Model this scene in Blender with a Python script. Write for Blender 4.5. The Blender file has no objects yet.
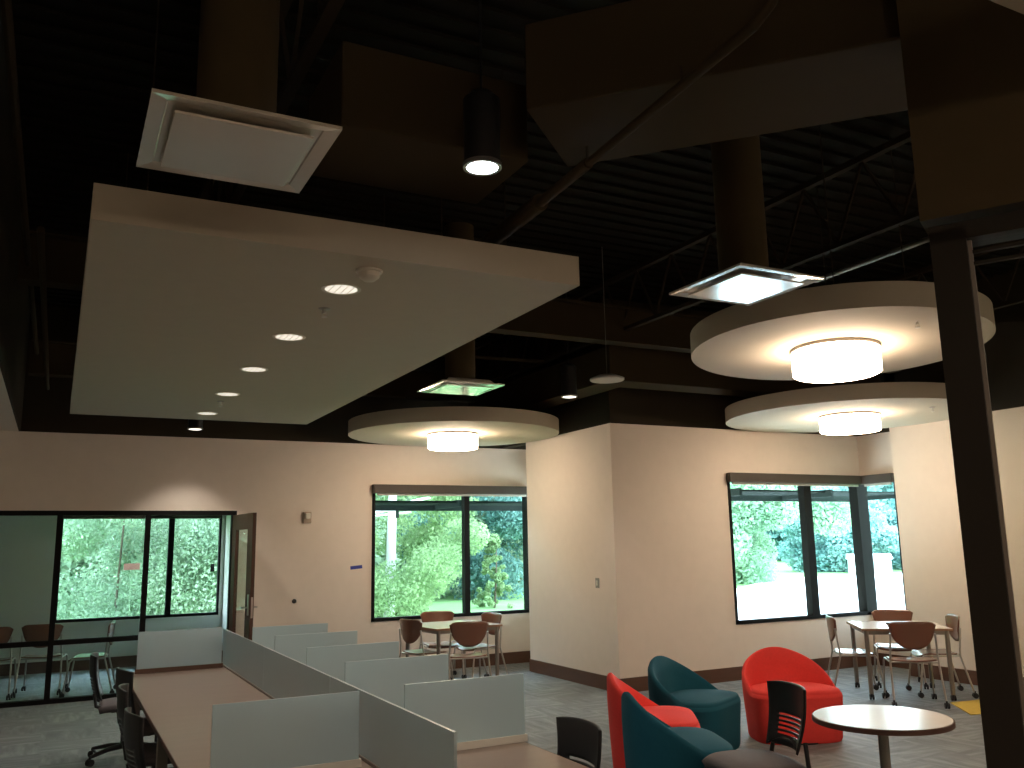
import bpy, bmesh, math, random
from math import sin, cos, pi, radians as R
from mathutils import Vector, Matrix
random.seed(7)
sc = bpy.context.scene
C = sc.collection

# ------------------------------------------------------------------ materials
def newmat(name):
    m = bpy.data.materials.new(name); m.use_nodes = True
    nt = m.node_tree
    return m, nt, nt.nodes['Principled BSDF']
def mat(name, col, rough=.6, metal=0., var=0., scale=8., bump=0., bscale=200., spec=.5, sheen=0., coat=0.):
    m, nt, b = newmat(name)
    N, L = nt.nodes, nt.links
    b.inputs['Base Color'].default_value = (*col, 1)
    b.inputs['Roughness'].default_value = rough
    b.inputs['Metallic'].default_value = metal
    b.inputs['Specular IOR Level'].default_value = spec
    if sheen:
        b.inputs['Sheen Weight'].default_value = sheen; b.inputs['Sheen Roughness'].default_value = .5
    if coat:
        b.inputs['Coat Weight'].default_value = coat; b.inputs['Coat Roughness'].default_value = .12
    tc = N.new('ShaderNodeTexCoord')
    n = N.new('ShaderNodeTexNoise'); n.inputs['Scale'].default_value = scale; n.inputs['Detail'].default_value = 4
    L.new(tc.outputs['Object'], n.inputs['Vector'])
    mx = N.new('ShaderNodeMix'); mx.data_type = 'RGBA'
    v = max(var, .04)
    mx.inputs['A'].default_value = (*[c*(1-v) for c in col], 1)
    mx.inputs['B'].default_value = (*[min(1, c*(1+v)) for c in col], 1)
    L.new(n.outputs['Fac'], mx.inputs['Factor']); L.new(mx.outputs['Result'], b.inputs['Base Color'])
    if bump:
        n2 = N.new('ShaderNodeTexNoise'); n2.inputs['Scale'].default_value = bscale
        L.new(tc.outputs['Object'], n2.inputs['Vector'])
        bp = N.new('ShaderNodeBump'); bp.inputs['Strength'].default_value = bump; bp.inputs['Distance'].default_value = .004
        L.new(n2.outputs['Fac'], bp.inputs['Height']); L.new(bp.outputs['Normal'], b.inputs['Normal'])
    return m
def emis(name, col, s):
    m, nt, b = newmat(name)
    b.inputs['Base Color'].default_value = (*col, 1)
    b.inputs['Emission Color'].default_value = (*col, 1); b.inputs['Emission Strength'].default_value = s
    return m
def wood(name, a, b_, rough=.4, stretch=(1, 12, 1), scale=3.):
    m, nt, b = newmat(name); N, L = nt.nodes, nt.links
    tc = N.new('ShaderNodeTexCoord'); mp = N.new('ShaderNodeMapping'); mp.inputs['Scale'].default_value = stretch
    n = N.new('ShaderNodeTexNoise'); n.inputs['Scale'].default_value = scale; n.inputs['Detail'].default_value = 6; n.inputs['Distortion'].default_value = .6
    L.new(tc.outputs['Object'], mp.inputs['Vector']); L.new(mp.outputs['Vector'], n.inputs['Vector'])
    r = N.new('ShaderNodeMix'); r.data_type = 'RGBA'
    r.inputs['A'].default_value = (*a, 1); r.inputs['B'].default_value = (*b_, 1)
    L.new(n.outputs['Fac'], r.inputs['Factor']); L.new(r.outputs['Result'], b.inputs['Base Color'])
    b.inputs['Roughness'].default_value = rough
    return m
def glassmat(name, tint, gloss=.08):
    m, nt, b = newmat(name); N, L = nt.nodes, nt.links
    N.remove(b); out = N['Material Output']
    t = N.new('ShaderNodeBsdfTransparent'); t.inputs['Color'].default_value = (*tint, 1)
    g = N.new('ShaderNodeBsdfGlossy'); g.inputs['Roughness'].default_value = .01; g.inputs['Color'].default_value = (.9, .95, .93, 1)
    lw = N.new('ShaderNodeLayerWeight'); lw.inputs['Blend'].default_value = .5
    pw = N.new('ShaderNodeMath'); pw.operation = 'POWER'; pw.inputs[1].default_value = 5
    ml = N.new('ShaderNodeMath'); ml.operation = 'MULTIPLY_ADD'; ml.inputs[1].default_value = .3; ml.inputs[2].default_value = gloss*.25
    mx = N.new('ShaderNodeMixShader')
    L.new(lw.outputs['Facing'], pw.inputs[0]); L.new(pw.outputs[0], ml.inputs[0]); L.new(ml.outputs[0], mx.inputs['Fac'])
    L.new(t.outputs[0], mx.inputs[1]); L.new(g.outputs[0], mx.inputs[2]); L.new(mx.outputs[0], out.inputs['Surface'])
    return m
def frosted(name):
    m, nt, b = newmat(name); N, L = nt.nodes, nt.links
    N.remove(b); out = N['Material Output']
    d = N.new('ShaderNodeBsdfDiffuse'); d.inputs['Color'].default_value = (.60, .70, .74, 1)
    tl = N.new('ShaderNodeBsdfTranslucent'); tl.inputs['Color'].default_value = (.72, .86, .92, 1)
    tr = N.new('ShaderNodeBsdfTransparent'); tr.inputs['Color'].default_value = (.75, .84, .82, 1)
    gl = N.new('ShaderNodeBsdfGlossy'); gl.inputs['Roughness'].default_value = .35
    a = N.new('ShaderNodeMixShader'); a.inputs['Fac'].default_value = .45
    L.new(d.outputs[0], a.inputs[1]); L.new(tl.outputs[0], a.inputs[2])
    c = N.new('ShaderNodeMixShader'); c.inputs['Fac'].default_value = .26
    L.new(a.outputs[0], c.inputs[1]); L.new(tr.outputs[0], c.inputs[2])
    fr = N.new('ShaderNodeFresnel'); fr.inputs['IOR'].default_value = 1.35
    e = N.new('ShaderNodeMixShader'); L.new(fr.outputs[0], e.inputs['Fac'])
    L.new(c.outputs[0], e.inputs[1]); L.new(gl.outputs[0], e.inputs[2]); L.new(e.outputs[0], out.inputs['Surface'])
    return m
def carpet(name, base, hi, lo):
    m, nt, b = newmat(name); N, L = nt.nodes, nt.links
    tc = N.new('ShaderNodeTexCoord')
    ck = N.new('ShaderNodeTexChecker'); ck.inputs['Scale'].default_value = 2.0
    L.new(tc.outputs['Object'], ck.inputs['Vector'])
    br = N.new('ShaderNodeTexBrick'); br.offset = 0; br.inputs['Scale'].default_value = 1.0
    br.inputs['Brick Width'].default_value = .5; br.inputs['Row Height'].default_value = .5; br.inputs['Mortar Size'].default_value = 0.0
    br.inputs['Color1'].default_value = (.1, .1, .1, 1); br.inputs['Color2'].default_value = (.9, .9, .9, 1)
    L.new(tc.outputs['Object'], br.inputs['Vector'])
    ns = []
    for sc2 in ((2.5, 16, 1), (16, 2.5, 1)):
        st = N.new('ShaderNodeMapping'); st.inputs['Scale'].default_value = sc2
        L.new(tc.outputs['Object'], st.inputs['Vector'])
        n = N.new('ShaderNodeTexNoise'); n.inputs['Scale'].default_value = 1.0; n.inputs['Detail'].default_value = 4
        L.new(st.outputs['Vector'], n.inputs['Vector']); ns.append(n)
    mn = N.new('ShaderNodeMix'); mn.data_type = 'FLOAT'
    L.new(ck.outputs['Fac'], mn.inputs[0]); L.new(ns[0].outputs['Fac'], mn.inputs[2]); L.new(ns[1].outputs['Fac'], mn.inputs[3])
    ad = N.new('ShaderNodeMath'); ad.operation = 'MULTIPLY_ADD'; ad.inputs[1].default_value = .16
    L.new(br.outputs['Color'], ad.inputs[0]); L.new(mn.outputs[0], ad.inputs[2])
    cr = N.new('ShaderNodeValToRGB'); cr.color_ramp.elements[0].position = .36; cr.color_ramp.elements[0].color = (*lo, 1)
    cr.color_ramp.elements[1].position = .85; cr.color_ramp.elements[1].color = (*hi, 1)
    k = cr.color_ramp.elements.new(.56); k.color = (*base, 1)
    L.new(ad.outputs[0], cr.inputs['Fac']); L.new(cr.outputs['Color'], b.inputs['Base Color'])
    b.inputs['Roughness'].default_value = .62; b.inputs['Specular IOR Level'].default_value = .5
    b.inputs['Sheen Weight'].default_value = .25
    n2 = N.new('ShaderNodeTexNoise'); n2.inputs['Scale'].default_value = 160
    L.new(tc.outputs['Object'], n2.inputs['Vector'])
    bp = N.new('ShaderNodeBump'); bp.inputs['Strength'].default_value = .4; bp.inputs['Distance'].default_value = .005
    L.new(n2.outputs['Fac'], bp.inputs['Height']); L.new(bp.outputs['Normal'], b.inputs['Normal'])
    return m
def leafmat(name, a, b_, scale=.8):
    m, nt, b = newmat(name); N, L = nt.nodes, nt.links
    N.remove(b); out = N['Material Output']
    tc = N.new('ShaderNodeTexCoord')
    n = N.new('ShaderNodeTexNoise'); n.inputs['Scale'].default_value = scale; n.inputs['Detail'].default_value = 8; n.inputs['Roughness'].default_value = .7
    L.new(tc.outputs['Object'], n.inputs['Vector'])
    cr = N.new('ShaderNodeValToRGB'); cr.color_ramp.elements[0].position = .35; cr.color_ramp.elements[0].color = (*a, 1)
    cr.color_ramp.elements[1].position = .65; cr.color_ramp.elements[1].color = (*b_, 1)
    L.new(n.outputs['Fac'], cr.inputs['Fac'])
    d = N.new('ShaderNodeBsdfDiffuse'); t = N.new('ShaderNodeBsdfTranslucent')
    L.new(cr.outputs['Color'], d.inputs['Color']); L.new(cr.outputs['Color'], t.inputs['Color'])
    mx = N.new('ShaderNodeMixShader'); mx.inputs['Fac'].default_value = .4
    L.new(d.outputs[0], mx.inputs[1]); L.new(t.outputs[0], mx.inputs[2]); L.new(mx.outputs[0], out.inputs['Surface'])
    return m

M = dict(
    wall=mat('painted_wall', (.71, .615, .53), .75, bump=.05, bscale=90),
    wall2=mat('painted_wall_cool', (.66, .66, .62), .75, bump=.05, bscale=90),
    dark=mat('dark_ceiling_paint', (.045, .034, .023), .9, spec=.1, var=.2, scale=1.5),
    duct=mat('dark_painted_duct', (.058, .042, .023), .85, spec=.15, var=.15, scale=2),
    deck=mat('dark_deck_paint', (.016, .014, .010), .95, var=.3, scale=1.2, spec=.1),
    cloud=mat('cloud_paint', (.50, .44, .34), .8),
    base=wood('dark_wood_base', (.075, .032, .018), (.12, .055, .032), .45, (1, 1, 6)),
    doorwood=wood('dark_door_wood', (.060, .026, .015), (.095, .042, .024), .6, (14, 14, 1)),
    frame=mat('dark_bronze_frame', (.012, .012, .012), .6, spec=.06),
    shade=mat('roller_shade_box', (.065, .052, .044), .6, spec=.3),
    post=mat('dark_bronze_post', (.028, .023, .018), .6, spec=.2),
    bulk=mat('bulkhead_paint', (.075, .054, .028), .85, spec=.15, var=.1),
    shade_bar=mat('pale_shade_bar', (.45, .42, .38), .6),
    carpet=carpet('plank_carpet', (.090, .106, .108), (.230, .250, .245), (.036, .044, .047)),
    yellow=mat('yellow_carpet', (.52, .36, .05), .9, var=.15, scale=30),
    glass=glassmat('window_glass', (.90, .965, .955), 0.),
    partglass=glassmat('partition_glass', (.92, .965, .95)),
    clear=glassmat('clear_glass', (.93, .95, .93)),
    frost=frosted('frosted_screen'),
    lam=wood('brown_laminate', (.205, .145, .115), (.265, .19, .15), .28, (1, 5, 1)),
    edge=mat('desk_edge_band', (.11, .055, .035), .5),
    greymetal=mat('grey_metal', (.30, .27, .24), .4, .6),
    chrome=mat('satin_chrome', (.55, .52, .48), .28, .9),
    black=mat('black_plastic', (.014, .014, .015), .4),
    rubber=mat('black_caster', (.012, .012, .014), .5),
    seatfab=mat('grey_seat_fabric', (.115, .100, .105), .8, var=.15, scale=40, bump=.2),
    chairwood=mat('brown_chair_shell', (.185, .068, .036), .34, spec=.6, coat=.7),
    red=mat('red_fabric', (.82, .060, .052), .85, var=.08, scale=50, bump=.15, bscale=400, spec=.25),
    teal=mat('teal_fabric', (.010, .085, .125), .85, var=.1, scale=50, bump=.15, bscale=400, spec=.2),
    white_top=mat('white_table_top', (.68, .62, .57), .22, spec=.7),
    tedge=mat('brown_table_edge', (.11, .05, .035), .4),
    tedge2=mat('tan_table_edge', (.38, .22, .13), .4),
    lamp=emis('warm_lamp_fabric', (1., .78, .58), 24.),
    down=emis('downlight_lens', (1., .92, .78), .75),
    cool=emis('cool_lens', (.93, .96, 1.), 25.),
    small_lens=emis('small_lens', (1., .95, .85), 3.),
    trimring=mat('white_trim_ring', (.7, .66, .58), .4),
    diffuser=mat('diffuser_white', (.62, .57, .48), .16, spec=1., coat=1.),
    whiteplastic=mat('white_plastic', (.62, .58, .5), .5),
    beigeplastic=mat('beige_plastic', (.42, .33, .25), .5),
    tape=mat('blue_tape', (.02, .035, .26), .6),
    grass=mat('grass', (.16, .30, .10), .95, var=.3, scale=.8),
    lot=mat('pale_concrete', (.85, .85, .83), .9, var=.05, scale=.2),
    bark=mat('bark', (.12, .09, .07), .9, var=.3, scale=8),
    birch=mat('pale_bark', (.72, .70, .72), .8, var=.25, scale=5),
    houseW=mat('white_siding', (.80, .82, .84), .8), houseR=mat('grey_roof', (.42, .45, .47), .8),
    sun=mat('exterior_sunshade', (.03, .042, .042), .7, spec=.1),
    canvas=mat('white_canvas', (.85, .85, .85), .7),
    reflred=mat('red_reflection', (.26, .10, .08), .8),
    leafA=leafmat('leaf_bright', (.15, .24, .11), (.42, .56, .30)),
    leafB=leafmat('leaf_mid', (.20, .30, .20), (.52, .64, .48)),
    leafC=leafmat('leaf_blue', (.07, .16, .14), (.22, .38, .34)),
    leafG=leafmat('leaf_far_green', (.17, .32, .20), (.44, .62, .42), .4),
    leafH=leafmat('leaf_far_haze', (.15, .33, .31), (.42, .62, .60), .35),  # distance haze and overexposure painted into the leaf colour
    leafD=leafmat('leaf_pale', (.30, .42, .31), (.66, .76, .60)),
)

# ------------------------------------------------------------------ mesh helpers
class MB:
    def __init__(s): s.v = []; s.f = []
    def add(s, vs, fs):
        b = len(s.v); s.v += [tuple(v) for v in vs]; s.f += [tuple(b+i for i in f) for f in fs]; return s
    def box(s, x0, x1, y0, y1, z0, z1):
        x0, x1 = sorted((x0, x1)); y0, y1 = sorted((y0, y1)); z0, z1 = sorted((z0, z1))
        return s.add([(x0,y0,z0),(x1,y0,z0),(x1,y1,z0),(x0,y1,z0),(x0,y0,z1),(x1,y0,z1),(x1,y1,z1),(x0,y1,z1)],
                     [(3,2,1,0),(4,5,6,7),(0,1,5,4),(1,2,6,5),(2,3,7,6),(3,0,4,7)])
    def obox(s, c, size, rz=0, mat4=None):
        sx, sy, sz = [a/2 for a in size]
        m = (mat4 or Matrix.Rotation(rz, 4, 'Z'))
        vs = [Vector(c) + (m @ Vector((x, y, z))) for z in (-sz, sz) for x, y in ((-sx,-sy),(sx,-sy),(sx,sy),(-sx,sy))]
        return s.add(vs, [(3,2,1,0),(4,5,6,7),(0,1,5,4),(1,2,6,5),(2,3,7,6),(3,0,4,7)])
    def prism(s, poly, z0, z1):
        n = len(poly)
        s.add([(x, y, z0) for x, y in poly]+[(x, y, z1) for x, y in poly],
              [tuple(range(n-1, -1, -1)), tuple(range(n, 2*n))]+[(i, (i+1) % n, n+(i+1) % n, n+i) for i in range(n)])
        return s
    def bar(s, a, b, w, h):
        a, b = Vector(a), Vector(b); d = b-a; L = d.length; q = d.to_track_quat('Y', 'Z').to_matrix().to_4x4()
        return s.obox((a+b)/2, (w, L, h), mat4=q)
    def tube(s, pts, r, n=10, cap=True):
        pts = [Vector(p) for p in pts]; rs = r if isinstance(r, (list, tuple)) else [r]*len(pts)
        rings = []; up = None
        for i, p in enumerate(pts):
            d = (pts[min(i+1, len(pts)-1)]-pts[max(i-1, 0)]).normalized()
            if up is None:
                up = Vector((0, 0, 1)) if abs(d.z) < .9 else Vector((1, 0, 0))
            x = d.cross(up).normalized(); y = x.cross(d).normalized(); up = y
            rings.append([p+(x*cos(2*pi*k/n)+y*sin(2*pi*k/n))*rs[i] for k in range(n)])
        vs = [v for g in rings for v in g]
        fs = [(i*n+k, i*n+(k+1) % n, (i+1)*n+(k+1) % n, (i+1)*n+k) for i in range(len(pts)-1) for k in range(n)]
        if cap: fs += [tuple(range(n-1, -1, -1)), tuple((len(pts)-1)*n+k for k in range(n))]
        return s.add(vs, fs)
    def lathe(s, prof, c=(0, 0, 0), n=32, cap0=True, cap1=True):
        vs = [(c[0]+r*cos(2*pi*k/n), c[1]+r*sin(2*pi*k/n), c[2]+z) for r, z in prof for k in range(n)]
        fs = [(i*n+k, i*n+(k+1) % n, (i+1)*n+(k+1) % n, (i+1)*n+k) for i in range(len(prof)-1) for k in range(n)]
        if cap0: fs.append(tuple(range(n-1, -1, -1)))
        if cap1: fs.append(tuple((len(prof)-1)*n+k for k in range(n)))
        return s.add(vs, fs)
    def cyl(s, c, r, h, n=24, axis='Z'):
        if axis == 'Z': return s.lathe([(r, 0), (r, h)], c, n)
        d = Vector((h, 0, 0)) if axis == 'X' else Vector((0, h, 0))
        return s.tube([Vector(c), Vector(c)+d], r, n)
    def build(s, name, m, parent=None, loc=(0, 0, 0), rz=0, smooth=None, bevel=0, solid=0, recalc=True):
        me = bpy.data.meshes.new(name); me.from_pydata(s.v, [], s.f); me.update()
        if recalc:
            bm = bmesh.new(); bm.from_mesh(me); bmesh.ops.recalc_face_normals(bm, faces=bm.faces); bm.to_mesh(me); bm.free()
        me.materials.append(M[m] if isinstance(m, str) else m)
        o = bpy.data.objects.new(name, me); C.objects.link(o)
        o.location = loc; o.rotation_euler = (0, 0, rz)
        if parent: o.parent = parent
        if solid:
            md = o.modifiers.new('solid', 'SOLIDIFY'); md.thickness = solid; md.offset = 0
        if bevel:
            md = o.modifiers.new('bevel', 'BEVEL'); md.width = bevel; md.segments = 3; md.limit_method = 'ANGLE'; md.angle_limit = R(40)
        if smooth:
            for p in me.polygons: p.use_smooth = True
            if smooth is not True:
                try: me.set_sharp_from_angle(angle=R(smooth))
                except Exception: pass
        return o
def tag(o, label=None, cat=None, group=None, kind=None):
    if label: o['label'] = label
    if cat: o['category'] = cat
    if group: o['group'] = group
    if kind: o['kind'] = kind
    return o
def thing(name, label, cat, loc=(0, 0, 0), rz=0, group=None):
    o = bpy.data.objects.new(name, None); C.objects.link(o); o.empty_display_size = .1
    o.location = loc; o.rotation_euler = (0, 0, rz)
    return tag(o, label, cat, group)
def copy_tree(o, parent=None):
    c = o.copy(); C.objects.link(c)
    if parent: c.parent = parent
    for ch in [x for x in list(o.children)]: copy_tree(ch, c)
    return c
def dup(o, loc, rz, label, group=None):
    c = copy_tree(o); c.location = loc; c.rotation_euler = (0, 0, rz); c['label'] = label
    if group: c['group'] = group
    return c
def struct(mb, name, m, parent=None, **k):
    o = mb.build(name, m, parent, **k)
    if not parent: o['kind'] = 'structure'
    return o

# ------------------------------------------------------------------ camera (phone held at standing height)
cam = bpy.data.cameras.new('camera'); co = bpy.data.objects.new('camera', cam); C.objects.link(co); sc.camera = co
cam.sensor_width = 36; cam.lens = 876.99/1024*36; cam.clip_end = 400; cam.clip_start = .05
pi_, ya, ro = .180596309, .476812651, -.0187094598
fw = Vector((sin(ya)*cos(pi_), cos(ya)*cos(pi_), sin(pi_))); r_ = Vector((cos(ya), -sin(ya), 0)); u_ = r_.cross(fw)
r2 = r_*cos(ro)+u_*sin(ro); u2 = -r_*sin(ro)+u_*cos(ro)
mt = Matrix.Identity(4)
for i in range(3): mt[i][0] = r2[i]; mt[i][1] = u2[i]; mt[i][2] = -fw[i]
mt[2][3] = 1.7
co.matrix_world = mt

# ------------------------------------------------------------------ setting
YB = 11.78; YM = 8.79; XM = 5.86; XA = 6.36; XR = 9.58; YR = 7.85; XC = 10.04; ZT = 3.116; ZD = 4.7; YG = 14.8
struct(MB().prism([(-4.3, -5), (12, -5), (12, YR), (XC+.15, YR), (XC+.15, YM+.15), (XA+.15, YM+.15), (XA+.15, YB+.0), (3, YB+.15), (3, YG+.15), (-4.3, YG+.15)], -.15, 0), 'floor', 'carpet')
struct(MB().box(-4.3, 12.2, -5.2, 15, ZD, ZD+.15), 'ceiling', 'deck')
rb = MB()
for i in range(92): rb.box(-4.2, 12.1, -4.6+i*.18, -4.6+i*.18+.09, ZD-.025, ZD+.001)
struct(rb, 'trim_1', 'deck')['label'] = 'dark corrugated ribs of the roof deck'
# back wall with glazed partition opening, door opening and window 1
w = MB()
w.box(2.06, 3.87, YB, YB+.15, 0, ZT)                       # between door and window
w.box(-4.3, 2.06, YB, YB+.15, 2.19, ZT)                    # over the partition
w.box(3.87, XA+.15, YB, YB+.15, 0, .70)
w.box(3.87, XA+.15, YB, YB+.15, 2.55, ZT)
struct(w, 'wall_back', 'wall')
# return wall of the alcove (with its corner window) and middle bump
w = MB()
w.box(XA, XA+.15, 10.9, YB, 0, .70); w.box(XA, XA+.15, 10.9, YB, 2.55, ZT); w.box(XA, XA+.15, YM+.15, 10.9, 0, ZT)
struct(w, 'wall_alcove', 'wall')
w = MB(); w.prism([(XM, YM), (7.62, YM), (7.62, YM+.15), (XM+.15, YM+.15), (XM+.15, 10.85), (XA, 10.85), (XA, 10.95), (XM, 10.95)], 0, ZT)
w.box(7.62, XC+.15, YM, YM+.15, 0, .66); w.box(7.62, XC+.15, YM, YM+.15, 2.54, ZT)
struct(w, 'wall_middle', 'wall')
w = MB(); w.box(XC, XC+.15, 8.20, YM, 0, .66); w.box(XC, XC+.15, 8.20, YM, 2.54, ZT); w.box(XC, XC+.15, YR, 8.20, 0, ZT)
struct(w, 'wall_niche', 'wall')
w = MB(); w.prism([(XR, -5), (XR+.15, -5), (XR+.15, YR-.15), (XC+.15, YR-.15), (XC+.15, YR), (XR, YR)], 0, ZT)
struct(w, 'wall_right', 'wall')
# dark painted upper walls
w = MB()
w.box(-4.3, XA+.15, YB, YB+.15, ZT, ZD); w.prism([(XM, YM), (XC+.15, YM), (XC+.15, YM+.15), (XM+.15, YM+.15), (XM+.15, YB), (XM, YB)], ZT, ZD)
w.box(XR, XR+.15, -5, YR, ZT, ZD); w.box(XR, XC+.15, YR-.15, YR, ZT, ZD); w.box(XC, XC+.15, YR, YM, ZT, ZD)
struct(w, 'wall_upper', 'dark')
struct(MB().box(-4.45, -4.3, -5, YG+.15, 0, ZD), 'wall_left', 'wall')
struct(MB().box(-4.3, 12, -5.15, -5, 0, ZD), 'wall_front', 'wall')
# lower gypsum ceiling at far left with its dark bulkhead face
struct(MB().box(-4.3, -.47, -5, YB, ZT, ZT+.12), 'ceiling_low', 'wall')
struct(MB().box(-.47, -.45, -5, YB, ZT, ZD), 'trim_2', 'dark')['label'] = 'dark face above the low ceiling edge'
# baseboards
H = .16
struct(MB().box(2.06, XA, YB-.018, YB, 0, H), 'baseboard_back', 'base')
struct(MB().box(XM-.018, XM, YM-.018, 10.95, 0, H).box(XM, XA, 10.95, 10.968, 0, H).box(XA-.018, XA, 10.968, YB, 0, H), 'baseboard_alcove', 'base')
struct(MB().box(XM, XC, YM-.018, YM, 0, H), 'baseboard_middle', 'base')
struct(MB().box(XC-.018, XC, YR, YM, 0, H), 'baseboard_niche', 'base')
struct(MB().box(XR-.018, XR, -5, YR+.018, 0, H), 'baseboard_right', 'base')

# window 1 : alcove corner window
def empty_s(name, label=None):
    o = bpy.data.objects.new(name, None); C.objects.link(o); o['kind'] = 'structure'
    if label: o['label'] = label
    return o
w1 = empty_s('window_1')
f = MB(); y0, y1 = YB-.01, YB+.10
f.box(3.87, 3.915, y0, y1, .70, 2.55); f.box(3.87, XA, y0, y1, .70, .745); f.box(3.87, XA, y0, y1, 2.505, 2.55)
f.box(5.265, 5.345, y0, y1, .745, 2.505); f.box(XA-.07, XA+.08, y0, YB+.14, .70, 2.55)
f.box(XA-.01, XA+.1, 10.9, YB, .70, .745); f.box(XA-.01, XA+.1, 10.9, YB, 2.505, 2.55); f.box(XA-.01, XA+.1, 10.9, 10.95, .7, 2.55)
f.build('window_frame', 'frame', w1)
MB().box(3.9, XA, YB+.05, YB+.06, .72, 2.53).build('pane', 'glass', w1)
MB().box(XA+.05, XA+.06, 10.92, YB+.05, .72, 2.53).build('pane', 'glass', w1)
MB().box(3.86, XA-.08, YB-.09, YB-.012, 2.43, 2.55).build('shade_cassette', 'shade', w1, bevel=.006)
MB().box(3.93, XA-.09, YB-.05, YB-.03, 2.40, 2.43).build('shade_hem_bar', 'shade_bar', w1)
# window 2 : niche corner window
w2 = empty_s('window_2')
f = MB(); y0, y1 = YM-.01, YM+.10
f.box(7.62, 7.66, y0, y1, .66, 2.54); f.box(7.62, XC, y0, y1, .66, .705); f.box(7.62, XC, y0, y1, 2.495, 2.54)
f.box(8.93, 9.06, y0, y1, .705, 2.495); f.box(XC-.10, XC+.10, y0, YM+.14, .66, 2.54)
f.box(XC-.01, XC+.1, 8.20, YM, .66, .705); f.box(XC-.01, XC+.1, 8.20, YM, 2.495, 2.54); f.box(XC-.01, XC+.1, 8.20, 8.24, .66, 2.54)
f.build('window_frame', 'frame', w2)
MB().box(7.65, XC, YM+.05, YM+.06, .68, 2.52).build('pane', 'glass', w2)
MB().box(XC+.05, XC+.06, 8.22, YM+.05, .68, 2.52).build('pane', 'glass', w2)
MB().box(7.60, XC-.09, YM-.09, YM-.012, 2.43, 2.55).box(XC-.09, XC-.012, 8.20, YM-.012, 2.43, 2.55).build('shade_cassette', 'shade', w2, bevel=.006)
MB().box(7.67, XC-.11, YM-.05, YM-.03, 2.40, 2.43).box(XC-.05, XC-.03, 8.25, YM-.1, 2.40, 2.43).build('shade_hem_bar', 'shade_bar', w2)
# glazed partition (window 3) in the plane of the back wall
w3 = empty_s('window_3')
f = MB(); y0, y1 = YB, YB+.10
f.box(-4.3, 2.06, y0, y1, 2.135, 2.19)
f.box(-4.3, 1.03, y0, y1, 0, .05)
for x in (-3.1, -1.55, 0.0, .975): f.box(x, x+.06, y0, y1, .05, 2.135)
f.box(-4.3, .98, y0+.01, y1-.01, .645, .70)
f.box(2.0, 2.06, y0, y1, 0, 2.135)
f.build('window_frame', 'frame', w3)
for a, b in ((-4.3, -3.1), (-3.04, -1.55), (-1.49, 0.0), (.06, .975)):
    MB().box(a, b, YB+.045, YB+.055, .70, 2.135).build('pane', 'partglass', w3)
    MB().box(a, b, YB+.045, YB+.055, .05, .645).build('pane', 'partglass', w3)
# small meeting room behind the partition
w = MB(); w.box(-4.3, .06, YG, YG+.15, 0, 2.6); w.box(.06, 2.36, YG, YG+.15, 0, .69); w.box(.06, 2.36, YG, YG+.15, 2.25, 2.6); w.box(2.36, 2.6, YG, YG+.15, 0, 2.6)
struct(w, 'wall_meeting_room', 'wall2')
struct(MB().box(2.42, 2.54, YB+.15, YG, 0, 2.6), 'wall_meeting_side', 'wall2')
struct(MB().box(-4.3, 2.6, YB+.15, YG+.15, 2.6, 2.7), 'ceiling_meeting_room', 'wall2')
struct(MB().box(-4.3, 2.42, YG-.018, YG, 0, H).box(2.402, 2.42, YB+.15, YG-.018, 0, H), 'baseboard_meeting_room', 'base')
w4 = empty_s('window_4')
f = MB(); f.box(.06, .09, YG, YG+.1, .69, 2.25); f.box(2.33, 2.36, YG, YG+.1, .69, 2.25); f.box(.06, 2.36, YG, YG+.1, .69, .73); f.box(.06, 2.36, YG, YG+.1, 2.20, 2.25); f.box(1.57, 1.65, YG, YG+.1, .69, 2.25)
f.build('window_frame', 'frame', w4)
MB().box(.08, 2.34, YG+.05, YG+.06, .70, 2.23).build('pane', 'glass', w4)
MB().box(.07, 2.35, YG-.07, YG-.005, 2.19, 2.27).build('shade_cassette', 'shade', w4)
# door, swung open into the room
d1 = empty_s('door_1')
d1.location = (2.03, YB-.005, 0); d1.rotation_euler = (0, 0, R(-85))
f = MB(); hgt = 2.13
f.box(0, .17, -.022, .022, .01, hgt); f.box(.70, .91, -.022, .022, .01, hgt)
f.box(.17, .70, -.022, .022, hgt-.19, hgt); f.box(.17, .70, -.022, .022, .01, .24)
f.build('door_leaf', 'doorwood', d1, bevel=.002)
MB().box(.17, .70, -.004, .004, .24, hgt-.19).build('door_glass', 'clear', d1)
f = MB().box(.832, .872, -.034, .034, .93, 1.17)
f.tube([(.852, -.03, 1.02), (.852, -.075, 1.02), (.84, -.082, 1.02), (.73, -.078, 1.015)], .009, 8)
f.tube([(.852, .03, 1.02), (.852, .075, 1.02), (.84, .082, 1.02), (.73, .078, 1.015)], .009, 8)
f.build('door_handle', 'chrome', d1, smooth=40)
MB().box(.905, .913, -.012, .012, .90, 1.14).build('latch_plate', 'chrome', d1)
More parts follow.
